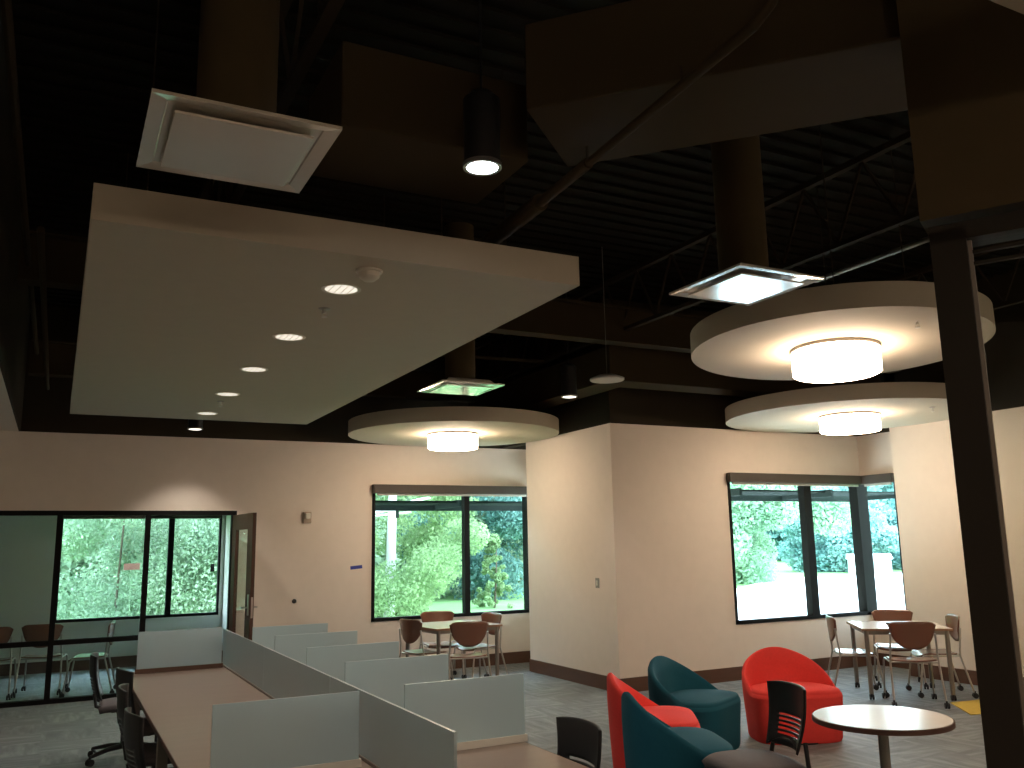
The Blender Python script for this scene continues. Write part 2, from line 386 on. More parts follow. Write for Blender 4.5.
# storefront post, head and glass near the camera at right
P0 = Vector((2.54, 1.85)); D = Vector((.485, -.875)); Nn = Vector((.875, .485))
def sf(a0, a1, n0, n1, z0, z1, mb):
    pts = [P0+D*a+Nn*n for a, n in ((a0, n0), (a1, n0), (a1, n1), (a0, n1))]
    return mb.prism([(p.x, p.y) for p in pts], z0, z1)
w5 = empty_s('window_5')
f = MB(); sf(0, .108, 0, .12, 0, 2.70, f); sf(0, 3.2, 0, .12, 2.66, 2.72, f); sf(0, 3.2, 0, .12, 0, .06, f)
f.build('window_frame', 'post', w5)
f = MB(); sf(.108, .120, .03, .05, .06, 2.66, f)
f.build('glazing_bead', 'greymetal', w5)
f = MB(); sf(.12, 3.2, .03, .05, 2.615, 2.625, f); sf(.12, 3.2, .03, .05, 2.575, 2.585, f)
f.build('glazing_bead', 'post', w5)
f = MB(); sf(.11, 3.2, .055, .062, .06, 2.66, f); f.build('pane', 'clear', w5)
f = MB(); sf(-.02, 3.2, -.02, .30, 2.74, ZD, f); struct(f, 'wall_bulkhead', 'bulk')
# yellow carpet inset
struct(MB().prism([(7.95, 5.90), (9.56, 5.55), (9.56, 6.25), (8.35, 6.42)], 0, .006), 'floor_inset', 'yellow')['label'] = 'yellow carpet inset by the right wall'

# ------------------------------------------------------------------ ceiling services
for i, x in enumerate((-1.6, .9, 5.35, 8.3)):
    f = MB()
    f.box(x-.03, x+.03, -5, YB, 3.95, 3.99); f.box(x-.03, x+.03, -5, YB, 4.55, 4.6)
    for k in range(27):
        y = -4.9+k*.6; f.bar((x, y, 3.98), (x, y+.3, 4.56), .02, .02); f.bar((x, y+.3, 4.56), (x, y+.6, 3.98), .02, .02)
    o = f.build('ceiling_joist', 'dark')
    tag(o, ['open web steel joist over the low ceiling side', 'open web steel joist over the rectangular ceiling panel', 'open web steel joist above the alcove table', 'open web steel joist near the right wall'][i], 'joist', 'open web joists')
def ibeam(y, z, x0, x1, label):
    f = MB(); f.box(x0, x1, y-.09, y+.09, z, z+.02); f.box(x0, x1, y-.01, y+.01, z+.02, z+.38); f.box(x0, x1, y-.09, y+.09, z+.38, z+.40)
    return tag(f.build('steel_beam', 'duct'), label, 'beam', 'steel ceiling beams')
ibeam(7.65, 3.8, -.4, 9.55, 'dark steel beam crossing above the middle of the room')
ibeam(11.2, 3.7, -.4, 5.2, 'dark steel beam just before the back wall')
f = MB(); f.prism([(5.3, 7.9), (9.56, 7.9), (9.56, 8.26), (5.66, 8.26), (5.66, 11.7), (5.3, 11.7)], 3.45, 3.85)
tag(f.build('air_duct', 'duct', bevel=.01), 'dark L-shaped duct turning around the corner of the middle wall', 'duct')
# big rectangular main duct
o = thing('air_duct', 'large rectangular duct crossing the ceiling behind the long pipe', 'duct', (2.6, 2.8, 3.5))
a = Vector((3.13, 2.33)); b = Vector((2.10, 3.435)); n = Vector((-.73, -.68)).normalized()*.62
e = a+(a-b).normalized()*.04
f = MB().prism([(p.x-2.6, p.y-2.8) for p in (e, b, b+n, e+n)], 0, .4); f.build('duct_run', 'duct', o, bevel=.01)
MB().box(-1.62, -.70, .66, 1.25, 0, .4).build('duct_branch', 'duct', o, bevel=.01)
o = thing('ceiling_pipe', 'long dark pipe running back under the large rectangular duct', 'pipe', (2.0, 2.0, 3.42))
f = MB(); f.tube([(-.02, -.45, .45), (-.01, -.15, .12), (-.005, -.06, .03), (.0, .03, 0)], .02, 12)
f.tube([(.0, .02, 0), (.075, 1.25, 0)], .02, 12); f.tube([(.07, 1.2, 0), (.10, 1.75, 0)], .027, 12); f.tube([(.095, 1.7, 0), (.22, 5.6, 0)], .045, 16)
f.build('pipe_run', 'duct', o, smooth=40)
for y, hh in ((.45, .08), (1.2, .08), (3.2, 1.2)): MB().tube([(.055*y, y, .02), (.055*y, y, hh)], .005, 6).build('hanger_rod', 'dark', o)
# thin conduits
for pts, lab in (([(5.72, 5.3, 3.9), (5.66, 2.2, 3.9)], 'thin metal conduit crossing behind the small square air diffuser at right'),
                 ([(-.2, 5.7, 3.6), (-.2, 11.5, 3.6)], 'thin conduit left of the rectangular ceiling panel'),
                 ([(-.33, 2.0, 3.95), (-.33, 11.5, 3.95)], 'thin conduit at the far upper left of the photo'),
                 ([(2.75, 9.4, 3.9), (5.2, 9.2, 3.9)], 'thin conduit crossing above the far round panel')):
    tag(MB().tube(pts, .022, 8).build('conduit', 'greymetal' if 'metal' in lab else 'duct', smooth=40), lab, 'conduit')

# rectangular ceiling cloud
CX0, CX1, CY0, CY1, CZ = .045, 2.47, 3.95, 9.92, 3.09
cl = thing('ceiling_panel', 'large suspended rectangular ceiling panel with a row of recessed downlights', 'ceiling panel', (1.26, 6.9, CZ))
MB().box(CX0-1.26, CX1-1.26, CY0-6.9, CY1-6.9, 0, .165).build('panel_body', 'cloud', cl)
for x in (.3, 2.35):
    for y in (4.6, 6.9, 9.4): MB().tube([(x-1.26, y-6.9, .165), (x-1.26, y-6.9, ZD-CZ)], .005, 6).build('hanger_rod', 'dark', cl)
proto = None
rec = [(1.30, 4.53, 'nearest to the camera, beside the smoke detector'), (1.30, 5.75, 'second from the camera'), (1.30, 6.93, 'third from the camera, middle of the row'), (1.305, 8.16, 'fourth from the camera'), (1.31, 9.42, 'farthest from the camera')]
for i, (x, y, s) in enumerate(rec):
    lab = 'round recessed downlight in the rectangular panel, ' + s
    if i == 0:
        proto = thing('recessed_downlight', lab, 'downlight', (x, y, CZ), 0, 'downlights in the rectangular ceiling panel')
        MB().lathe([(.088, -.004), (.108, -.004), (.108, .0), (.088, .0), (.088, -.004)], n=32, cap0=False, cap1=False).build('trim_ring', 'trimring', proto, smooth=40)
        MB().lathe([(.0, .0005-.003), (.088, -.0025)], n=32, cap0=False, cap1=False).build('lens', 'down', proto)
        g = MB()
        for k in range(4):
            g.obox((-.054+k*.036, 0, -.0032), (.004, .15, .0014))
        g.build('louver', 'trimring', proto)
    else: dup(proto, (x, y, CZ), 0, lab)
    l = bpy.data.lights.new('downlight_beam', 'SPOT'); l.energy = 58; l.color = (1, .90, .78); l.spot_size = R(115); l.spot_blend = .8; l.shadow_soft_size = .08
    lo = bpy.data.objects.new('downlight_beam', l); C.objects.link(lo); lo.location = (x, y, CZ-.02)
MB().box(-.5, .5, -1.14, 1.14, 0, .165).build('panel_body', 'cloud', thing('ceiling_panel', 'pale corner of a ceiling panel at the very top right of the photo', 'ceiling panel', (2.1, .14, CZ)))
# round clouds and drum lamps
discs = [(4.967, 4.47, 1.031, .305, 'nearest and highest of the three round ceiling panels, partly behind the dark post', (4.95, 4.46)),
         (8.19, 7.27, 1.40, .33, 'round ceiling panel over the table beside the right window', (8.05, 7.13)),
         (4.478, 10.31, 1.345, .315, 'round ceiling panel over the table in the alcove', (4.40, 10.18))]
for i, (x, y, r, rd, lab, (lx, ly)) in enumerate(discs):
    t = thing('ceiling_panel', lab, 'ceiling panel', (x, y, CZ), 0, 'round suspended ceiling panels')
    MB().lathe([(r, 0), (r, .165)], n=96).build('panel_body', 'cloud', t, smooth=40)
    for k in range(4):
        q = k*pi/2+pi/4; MB().tube([(r*.5*cos(q), r*.5*sin(q), .16), (r*.5*cos(q), r*.5*sin(q), ZD-CZ)], .004, 6).build('hanger_cable', 'dark', t)
    if i == 0:      # hangs slightly out of level: far edge lower
        tl = Matrix.Rotation(R(2.2), 3, Vector((cos(R(-42)), sin(R(-42)), 0))).to_euler(); tl = (-tl.x, -tl.y, 0)
        t.rotation_euler = tl; t.location.z = CZ-.035
    t0 = t
    t = thing('drum_light', 'glowing drum ceiling light under the ' + ['nearest round panel', 'round panel by the right window', 'round panel in the alcove'][i], 'ceiling light', (lx, ly, CZ), 0, 'drum lights under the round panels')
    if i == 0: t.rotation_euler = tl; t.location.z = CZ-.036
    MB().lathe([(rd+.004, -.022), (rd+.004, 0)], n=64).build('mounting_ring', 'greymetal', t, smooth=40)
    MB().lathe([(rd-.012, -.19), (rd, -.182), (rd, -.02)], n=64).build('lamp_shade', 'lamp', t, smooth=40)
# ------------------------------------------------------------------ air diffusers (square plaque type on round necks)
def diffuser(x, y, z, lab, hneck):
    t = thing('air_diffuser', lab, 'air diffuser', (x, y, z), 0, 'square plaque air diffusers')
    s = .305; q = .255
    v = [(-s,-s,0),(s,-s,0),(s,s,0),(-s,s,0),(-q,-q,.008),(q,-q,.008),(q,q,.008),(-q,q,.008),(-.2,-.2,.06),(.2,-.2,.06),(.2,.2,.06),(-.2,.2,.06),
         (-s,-s,.012),(s,-s,.012),(s,s,.012),(-s,s,.012)]
    fs = [(i, (i+1)%4, 4+(i+1)%4, 4+i) for i in range(4)]+[(4+i, 4+(i+1)%4, 8+(i+1)%4, 8+i) for i in range(4)]+[(8,9,10,11)]+[(i,(i+1)%4,12+(i+1)%4,12+i) for i in range(4)]+[(12,13,14,15)]
    MB().add(v, fs).build('frame', 'diffuser', t, recalc=True)
    MB().box(-.228, .228, -.228, .228, -.016, -.006).build('plaque', 'diffuser', t, bevel=.003)
    MB().cyl((0, 0, .06), .14, hneck, 24).build('duct_neck', 'bulk', t, smooth=40)
diffuser(.48, 3.06, 3.112, 'square air diffuser hanging before the near left corner of the rectangular panel', 1.5)
diffuser(3.41, 3.68, 3.12, 'square air diffuser left of the nearest round panel, reflecting pale blue daylight', 1.5)
diffuser(3.22, 7.27, 3.115, 'small distant square air diffuser above the alcove round panel', 1.5)
# cylinder pendants
def pendant(x, y, z, r, h, lens, lab, rod=True):
    t = thing('pendant_light', lab, 'pendant light', (x, y, z), 0, 'black cylinder pendants')
    MB().lathe([(r, 0), (r, h-.03), (r-.03, h)], n=32).build('lamp_housing', 'black', t, smooth=40)
    MB().lathe([(r*.86, -.006), (r*1.06, -.006), (r*1.06, .012), (r, .012)], n=32, cap0=False, cap1=False).build('trim_ring', 'chrome', t, smooth=40)
    MB().lathe([(.0, -.004), (r*.86, -.004)], n=32, cap0=False, cap1=False).build('lens', lens, t)
    MB().tube([(0, 0, h), (0, 0, ZD-z)], .006, 8).build('stem', 'black', t)
    l = bpy.data.lights.new('pendant_beam', 'SPOT'); l.energy = 60; l.color = (1, .90, .78); l.spot_size = R(100); l.spot_blend = .6; l.shadow_soft_size = .07
    lo = bpy.data.objects.new('pendant_beam', l); C.objects.link(lo); lo.location = (x, y, z-.02)
    return lo
pendant(1.51, 3.16, 3.28, .078, .335, 'cool', 'black cylinder pendant nearest the camera, brightly lit, top center')
pendant(4.91, 8.14, 3.28, .085, .36, 'small_lens', 'small distant black cylinder pendant right of the far air diffuser')
pendant(1.42, 11.15, 3.146, .085, .30, 'small_lens', 'black cylinder pendant by the back wall, just past the rectangular panel')
pendant(8.9, 4.6, 3.2, .085, .3, 'small_lens', 'unseen black cylinder pendant at the far right')  # unseen pendant, beyond the right edge of the view
# hanging white disc
t = thing('pendant_speaker', 'small flat white disc hanging on a thin cord beside the far cylinder pendant', 'pendant disc', (4.80, 7.22, 3.29))
MB().lathe([(.165, 0), (.172, .006), (.172, .02), (.10, .05), (.03, .06)], n=40).build('disc_body', 'whiteplastic', t, smooth=40)
MB().tube([(0, 0, .06), (0, 0, ZD-3.29)], .004, 6).build('cord', 'greymetal', t)
# sprinklers + detector
def sprinkler(x, y, lab):
    t = thing('ceiling_sprinkler', lab, 'sprinkler', (x, y, CZ), 0, 'ceiling fire sprinklers')
    MB().lathe([(.03, -.004), (.036, 0)], n=20).build('escutcheon', 'greymetal', t, smooth=40)
    MB().tube([(0, 0, 0), (0, 0, -.03)], .008, 8).tube([(-.012, 0, -.02), (-.014, 0, -.04), (0, 0, -.05), (.014, 0, -.04), (.012, 0, -.02)], .003, 6).build('sprinkler_head', 'chrome', t, smooth=40)
    MB().lathe([(.018, -.053), (.018, -.05)], n=12).build('deflector', 'chrome', t)
sprinkler(1.324, 4.96, 'fire sprinkler between the first two downlights of the rectangular panel')
sprinkler(1.314, 8.6, 'tiny fire sprinkler near the far downlights of the rectangular panel')
sprinkler(4.908, 3.727, 'fire sprinkler under the nearest round panel')
sprinkler(8.44, 6.33, 'fire sprinkler under the round panel by the right window')
t = thing('smoke_detector', 'round smoke detector on the rectangular panel near its front edge', 'smoke detector', (1.338, 4.16, CZ))
MB().lathe([(.0, -.055), (.03, -.053), (.052, -.035), (.055, -.012), (.068, -.010), (.068, 0)], n=32, cap0=False).build('detector_body', 'whiteplastic', t, smooth=40)

# ------------------------------------------------------------------ wall items
t = thing('fire_alarm_strobe', 'small beige alarm strobe high on the back wall beside the open door', 'alarm strobe', (2.968, YB, 2.1))
MB().box(-.055, .055, -.03, 0, -.075, .075).build('back_plate', 'beigeplastic', t, bevel=.008)
MB().box(-.03, .035, -.055, -.03, -.02, .055).build('strobe_lens', 'whiteplastic', t, bevel=.008)
f = MB().obox((0, 0, 0), (.165, .002, .045), mat4=Matrix.Rotation(R(-5), 4, 'Y'))
tag(f.build('tape_strip', 'tape', loc=(3.655, YB-.002, 1.43)), 'strip of blue tape stuck on the back wall left of the alcove window', 'tape')
f = MB().lathe([(.028, 0), (.03, .004), (.022, .012)], n=20); f.v = [(x, -z, y) for x, y, z in f.v]
tag(f.build('wall_outlet_ring', 'black', loc=(2.825, YB, 1.02), smooth=40), 'small dark round fitting on the back wall below the alarm strobe', 'wall fitting')
f = MB().box(-.008, 0, -.04, .04, -.06, .06)
t = thing('light_switch', 'grey light switch plate on the side of the middle wall', 'light switch', (XM, 9.19, 1.22))
f.build('switch_plate', 'greymetal', t, bevel=.003); MB().box(-.014, -.008, -.015, .015, -.03, .03).build('rocker', 'whiteplastic', t)
t = thing('light_switch', 'tiny dark switch on the pale wall strip past the door opening', 'light switch', (2.24, YG, 1.42))
MB().box(-.03, .03, -.01, 0, -.06, .06).build('switch_plate', 'black', t)

# ------------------------------------------------------------------ bench desk
dk = thing('bench_desk', 'long shared bench desk with brown laminate tops and frosted screens', 'desk', (1.34, 3.6, 0))
def dl(mb): mb.v = [(x-1.34, y-3.6, z) for x, y, z in mb.v]; return mb
DY0, DY1 = -.4, 8.0
for a, b in ((.56, 1.315), (1.345, 2.125)):
    dl(MB().box(a, b, DY0, DY1, .715, .74)).build('desktop', 'lam', dk, bevel=.002)
dl(MB().box(.557, .56, DY0, DY1, .713, .7395).box(2.125, 2.128, DY0, DY1, .713, .7395).box(.56, 2.125, DY1, DY1+.003, .713, .7395)).build('edge_band', 'edge', dk)
for y in (.5, 2.2, 4.06, 5.9, 7.8):
    dl(MB().box(.62, .68, y-.03, y+.03, .0, .70).box(2.0, 2.06, y-.03, y+.03, 0, .70).box(.62, 2.06, y-.03, y+.03, .65, .715)).build('leg_frame', 'greymetal', dk, bevel=.003)
dl(MB().box(1.30, 1.36, DY0+.1, DY1-.1, .45, .714)).build('cable_tray', 'greymetal', dk)
ys = [DY0, 1.2, 3.07-.0, 4.70, 6.36, 8.0]
ys = [3.07, 4.70, 6.35, 8.0]
for a, b in zip(ys[:-1], ys[1:]):
    s = dl(MB().box(1.325, 1.337, a+.003, b-.003, .742, 1.036)).build('privacy_screen', 'frost', dk)
dl(MB().box(1.318, 1.342, 3.08, 7.99, .741, .752)).build('screen_rail', 'greymetal', dk)
def divider(x0, x1, y):
    s = dl(MB().box(x0, x1, y-.006, y+.006, .765, 1.062)).build('divider_screen', 'frost', dk)
    q = MB().box(x0-.01, x1+.01, y-.014, y+.014, .741, .775)
    dl(q).build('clamp_rail', 'edge' if x0 < 1 and y > 6 else 'trimring', s)
divider(.64, 1.29, 7.84); divider(.63, 1.262, 4.0)
for y in (4.06, 5.02, 5.88, 6.82, 7.66): divider(1.50, 2.13, y)

# ------------------------------------------------------------------ chairs
def grid(fn, nu, nv, skip=lambda i, j: False):
    vs = [fn(-1+2*i/nu, j/nv) for j in range(nv+1) for i in range(nu+1)]
    fs = [(j*(nu+1)+i, j*(nu+1)+i+1, (j+1)*(nu+1)+i+1, (j+1)*(nu+1)+i) for j in range(nv) for i in range(nu) if not skip(i, j)]
    return MB().add(vs, fs)
def caster(parent, x, y, rz=0, r=.028):
    g = MB(); dx, dy = cos(rz), sin(rz)
    for s in (-1, 1):
        a = Vector((x+dx*.006*s, y+dy*.006*s, r)); g.tube([a, a+Vector((dx, dy, 0))*.016*s], r, 14)
    g.tube([(x, y, r), (x, y, r*2.6)], .010, 8)
    return g.build('caster', 'rubber', parent, smooth=40)
def cafe_chair(label, loc, rz, group):
    t = thing('dining_chair', label, 'chair', loc, rz, group)
    def seat(u, v):
        w = .225*(1-.10*v*v); x = u*w; y = -.20+.41*v
        z = .452-.012*(1-u*u)-.006*sin(pi*v)-(.03*max(0, v-.8)/.2)**1.0*1.0
        k = 1-.14*abs(u)**4*(1 if v in (0, 1) else 0)
        return (x, y*k, z)
    grid(seat, 12, 12).build('seat', 'chairwood', t, smooth=True, solid=.012)
    def back(u, v):
        zt = .84-.035*abs(u)**8; zb = .56+.13*abs(u)**2.2
        z = zb+(zt-zb)*v; w = .232-.035*(1-v)*abs(u)**2
        y = -.245-.09*(z-.55)+.045*u*u
        return (u*w, y, z)
    grid(back, 14, 10).build('backrest', 'chairwood', t, smooth=True, solid=.012)
    for s in (-1, 1):
        g = MB().tube([(s*.225, .16, .43), (s*.232, .185, .40), (s*.245, .235, .06)], .0105, 10); lg = g.build('leg', 'chrome', t, smooth=40)
        caster(lg, s*.247, .24)
        g = MB().tube([(s*.245, -.30, .06), (s*.232, -.20, .43), (s*.226, -.205, .50), (s*.215, -.232, .72)], .0105, 10); lg = g.build('leg', 'chrome', t, smooth=40)
        caster(lg, s*.247, -.305)
    MB().tube([(-.225, .16, .43), (.225, .16, .43)], .009, 8).tube([(-.23, -.19, .43), (.23, -.19, .43)], .009, 8).tube([(-.226, .16, .43), (-.23, -.19, .43)], .009, 8).tube([(.226, .16, .43), (.23, -.19, .43)], .009, 8).build('seat_frame', 'chrome', t, smooth=40)
    return t
def slat_back(t, w=.20):
    def b(u, v):
        z = .50+.36*v; ww = w*(.80+.20*v**.8); y = -.235-.16*(z-.5)+.05*u*u-.02*sin(pi*v)
        zz = z-.012*abs(u)**4*(v > .99)+.06*(1-u*u)*(v < .01)
        return (u*ww, y, zz)
    def sk(i, j): return j in (5, 7, 9, 11, 13) and 3 <= i < 15
    return grid(b, 18, 28, sk)
def task_chair(label, loc, rz, group, star=True):
    t = thing('task_chair', label, 'chair', loc, rz, group)
    slat_back(t).build('backrest', 'black', t, smooth=True, solid=.014)
    def seat(u, v):
        rr = .235; a = u; y = -.20+.43*v
        w = rr*(1-.28*max(0, v-.55)**2/.2-.12*max(0, .2-v)/.2)
        return (u*w, y, .455-.02*(abs(u)**4)-.015*(2*v-1)**4-.01*max(0, v-.8)/.2)
    grid(seat, 12, 12).build('seat', 'seatfab', t, smooth=True, solid=.045)
    MB().box(-.20, .20, -.18, .17, .405, .428).build('seat_pan', 'black', t, bevel=.008)
    if star:
        MB().tube([(0, 0, .10), (0, 0, .24)], .028, 14).tube([(0, 0, .24), (0, 0, .41)], .016, 12).build('gas_column', 'black', t, smooth=40)
        for s in (-1, 1):
            MB().tube([(s*.16, -.244, .56), (s*.17, -.225, .46), (s*.16, -.10, .41), (s*.08, 0, .405)], [.013, .015, .015, .015], 10).build('back_support', 'black', t, smooth=40)
        for k in range(5):
            a = 2*pi*k/5+.3
            lg = MB().tube([(0, 0, .105), (.14*cos(a), .14*sin(a), .10), (.30*cos(a), .30*sin(a), .07)], [.026, .02, .014], 10).build('leg', 'black', t, smooth=40)
            caster(lg, .30*cos(a), .30*sin(a), a+pi/2)
    else:
        for s in (-1, 1):
            lg = MB().tube([(s*.16, -.244, .56), (s*.19, -.235, .45), (s*.215, -.26, .20), (s*.225, -.28, .06)], .013, 10).build('leg', 'black', t, smooth=40); caster(lg, s*.225, -.28)
            lg = MB().tube([(s*.19, -.18, .43), (s*.20, .12, .43), (s*.215, .19, .38), (s*.225, .22, .06)], .013, 10).build('leg', 'black', t, smooth=40); caster(lg, s*.225, .22)
    return t
# rz: chair faces +Y at 0
def face(deg): return R(deg-90)
T2c = (8.42, 7.05); T1c = (4.45, 10.37)
def around(c, dirdeg, dist): return (c[0]+dist*cos(R(dirdeg)), c[1]+dist*sin(R(dirdeg)), 0)
g2 = 'brown chairs around the table by the right window'; g1 = 'brown chairs around the alcove table'
c0 = cafe_chair('brown chair with its back to the camera at the table by the right window', around(T2c, 230, .56), face(50), g2)
dup(c0, around(T2c, 143, .47), face(-37), 'brown chair on the left side of the table by the right window', g2)
dup(c0, around(T2c, -37, .36), face(143), 'brown chair against the right wall at the table by the right window', g2)
dup(c0, around(T2c, 42, .60), face(225), 'brown chair at the far window side of the right window table', g2)
dup(c0, around(T1c, 259, .70), face(80), 'brown chair with its back to the camera at the alcove table', g1)
dup(c0, around(T1c, 195, .40), face(15), 'dark brown chair on the left side of the alcove table', g1)
dup(c0, around(T1c, 8, .37), face(188), 'brown chair on the right side of the alcove table', g1)
dup(c0, around(T1c, 80, .60), face(260), 'brown chair between the alcove table and its window', g1)
g3 = 'brown chairs in the glazed meeting room'
dup(c0, (.46, 12.36, 0), face(172), 'brown chair seen from the side behind the lower partition glass', g3)
dup(c0, (-.03, 12.78, 0), face(80), 'brown chair turned away from the camera behind the partition post', g3)
dup(c0, (-.59, 12.70, 0), face(85), 'leftmost brown chair in the meeting room at the photo edge', g3)

def cafe_table(label, c, rz):
    t = thing('dining_table', label, 'table', (c[0], c[1], 0), rz, 'square tables by the windows')
    s = .455
    MB().box(-s, s, -s, s, .715, .738).build('tabletop', 'white_top', t, bevel=.004)
    MB().box(-s-.003, s+.003, -s-.003, s+.003, .712, .735).build('edge_band', 'tedge2', t)
    for x in (-1, 1):
        for y in (-1, 1):
            lg = MB().tube([(x*.405, y*.405, .06), (x*.405, y*.405, .713)], .024, 14).build('leg', 'greymetal', t, smooth=40)
            caster(lg, x*.405, y*.405)
    MB().box(-.40, .40, -.415, -.395, .67, .712).box(-.40, .40, .395, .415, .67, .712).box(-.415, -.395, -.40, .40, .67, .712).box(.395, .415, -.40, .40, .67, .712).build('apron', 'greymetal', t)
cafe_table('square white-topped table on casters beside the right window', T2c, R(-38))
cafe_table('square white-topped table in the alcove by the back window', T1c, R(6))
for (x, y, z, lab) in ((8.40, 7.10, .738, 'tiny dark box lying on the table by the right window'), (4.50, 10.25, .738, 'flat dark device lying on the alcove table')):
    t = thing('table_box', lab, 'power box', (x, y, z)); MB().box(-.06, .06, -.03, .03, 0, .022).build('box_body', 'black', t, bevel=.004)
t = thing('round_table', 'round white pedestal table with dark brown edge near the dark post', 'table', (4.075, 3.57, 0))
MB().lathe([(.354, .716), (.358, .72), (.358, .732), (.354, .738)], n=72).build('tabletop', 'white_top', t, smooth=30)
MB().lathe([(.354, .708), (.362, .71), (.362, .733), (.358, .7365)], n=72, cap1=False).build('edge_band', 'tedge', t, smooth=30)
MB().lathe([(.028, .02), (.028, .708)], n=24).build('pedestal', 'greymetal', t, smooth=40)
MB().lathe([(.25, 0), (.25, .008), (.05, .03), (.03, .05)], n=40).build('base_plate', 'greymetal', t, smooth=40)

gb = 'black slat back task chairs at the bench desk'
k0 = task_chair('black task chair on a star base at the far left end of the bench desk', (.62, 8.40, 0), face(-4), gb)
dup(k0, (.76, 7.28, 0), face(10), 'black task chair tucked at the left desk side just before the far one', gb)
dup(k0, (.71, 6.28, 0), face(-5), 'black task chair halfway along the left desk side', gb)
dup(k0, (.69, 5.35, 0), face(5), 'black task chair nearest the camera on the left desk side', gb)
k1 = task_chair('black chair back rising behind the right edge of the bench desk', (2.04, 3.80, 0), face(180), 'black slat back chairs in the lounge side', star=False)
dup(k1, (3.655, 4.14, 0), face(168), 'black slat back chair with grey seat beside the round table', 'black slat back chairs in the lounge side')

# ------------------------------------------------------------------ tub lounge chairs
def lounge(name, m, label, loc, rz, group):
    t = thing(name, label, 'lounge chair', loc, rz, group)
    N = 72
    def plan(th):
        c, s = cos(th), sin(th)
        n = 4.0 if s > 0 else 2.4
        a, b = .40, (.31 if s > 0 else .35)
        return 1/((abs(c)/a)**n+(abs(s)/b)**n)**(1/n)
    rings = []
    def hb(th):
        s = sin(th)
        k = min(1, max(0, (.24-s)/1.24)); return k**1.05
    spec = [('abs', .80, .004), ('abs', .91, .004), ('abs', .935, .025), ('abs', .965, .18), ('abs', .995, .34)]
    vs = []
    for th_i in range(N): pass
    def ring(fr):
        for k in range(N):
            th = 2*pi*k/N; r, z = fr(th); vs.append((r*cos(th), r*sin(th), z))
        rings.append(1)
    for _, sc_, z in spec: ring(lambda th, sc_=sc_, z=z: (plan(th)*sc_, z))
    S = .40
    def top(th): return S+.325*hb(th)
    ring(lambda th: (plan(th)*(1.0+.015*hb(th)), S-.03+(top(th)-S)*.5))
    ring(lambda th: (plan(th)*(1.0+.01*hb(th)), top(th)-.035))
    ring(lambda th: (plan(th)*(.985), top(th)-.010))
    ring(lambda th: (plan(th)*(.955), top(th)))
    ring(lambda th: (plan(th)*(.955-.05*hb(th)), top(th)+.002))
    ring(lambda th: (plan(th)*(.95-.085*hb(th)), top(th)-.012*hb(th)))
    ring(lambda th: (plan(th)*(.94-.15*hb(th)), S+(top(th)-S)*.62))
    ring(lambda th: (plan(th)*(.93-.22*hb(th)), S+(top(th)-S)*.25))
    ring(lambda th: (plan(th)*(.92-.25*hb(th)), S-.004))
    nr = len(rings)
    fs = [(i*N+k, i*N+(k+1) % N, (i+1)*N+(k+1) % N, (i+1)*N+k) for i in range(nr-1) for k in range(N)]+[tuple(range(N-1, -1, -1)), tuple((nr-1)*N+k for k in range(N))]
    MB().add(vs, fs).build('chair_body', m, t, smooth=50)
    vs = []; prof = [(1.0, S-.02), (.995, S+.008), (.97, S+.022), (.90, S+.030), (.6, S+.040), (.3, S+.045)]
    for q, z in prof:
        for k in range(N):
            th = 2*pi*k/N; r = plan(th)*(.965-.27*hb(th))*q; vs.append((r*cos(th), r*sin(th), z))
    n2 = len(prof)
    fs = [(i*N+k, i*N+(k+1) % N, (i+1)*N+(k+1) % N, (i+1)*N+k) for i in range(n2-1) for k in range(N)]+[tuple((n2-1)*N+k for k in range(N))]
    MB().add(vs, fs).build('seat', m, t, smooth=60)
    MB().lathe([(.30, 0), (.30, .012)], n=32).build('glide_base', 'black', t)
    return t
gl = 'tub lounge chairs'
lounge('lounge_chair', 'red', 'large red tub lounge chair below the right window, facing the camera', (5.83, 6.07, 0), face(-112), gl)
lounge('lounge_chair', 'teal', 'teal tub lounge chair standing by the corner of the middle wall', (4.85, 6.16, 0), face(-62), gl)
lounge('lounge_chair', 'red', 'red tub lounge chair seen from the side behind the front teal one', (4.08, 5.66, 0), face(-32), gl)
lounge('lounge_chair', 'teal', 'front teal tub lounge chair seen from behind, nearest the camera', (3.72, 4.92, 0), face(-22), gl)

# ------------------------------------------------------------------ outside
struct(MB().box(-60, 120, YG+.2, 160, -.5, -.32).box(3.2, 120, YB+.2, YG+.2, -.5, -.32).box(10.4, 120, -20, YB+.2, -.5, -.32), 'ground', 'grass')
lot = MB().prism([(10.6, 9.6), (60, 9.6), (58, 35), (33, 35), (14, 20), (10.6, 12)], -.32, -.28)
tag(lot.build('parking_lot', 'lot'), kind='structure')
def sunshade(y, x0, x1, z, lab, pt=()):
    t = thing('exterior_sunshade', lab, 'sunshade', ((x0+x1)/2, y, z)); h = (x1-x0)/2
    MB().box(-h, h, -.03, .03, 0, .14).build('fascia', 'sun', t)
    g = MB()
    for k in range(5): g.box(-h, h, -.9+k*.17, -.85+k*.17, .08, .11)
    g.build('louver_blades', 'sun', t)
    g = MB()
    n = int(2*h/1.2)
    for k in range(n+1): g.box(-h+k*2*h/n-.02, -h+k*2*h/n+.02, -1.0, 0, .02, .12)
    g.build('bracket', 'sun', t)
sunshade(13.0, 3.6, 7.0, 2.24, 'dark exterior sunshade bar outside the alcove window')
sunshade(10.2, 8.2, 11.6, 2.27, 'dark exterior sunshade bar outside the right corner window')
t = thing('awning', 'white slatted canopy outside the upper left of the alcove window', 'awning', (5.75, 15.6, 2.38))
for k in range(3):
    MB().bar((-1.0, 0+k*.4, -.12-k*.02), (.55-k*.05, .3+k*.4, .22-k*.12), .35, .03).build('canopy_slat', 'canvas', t)
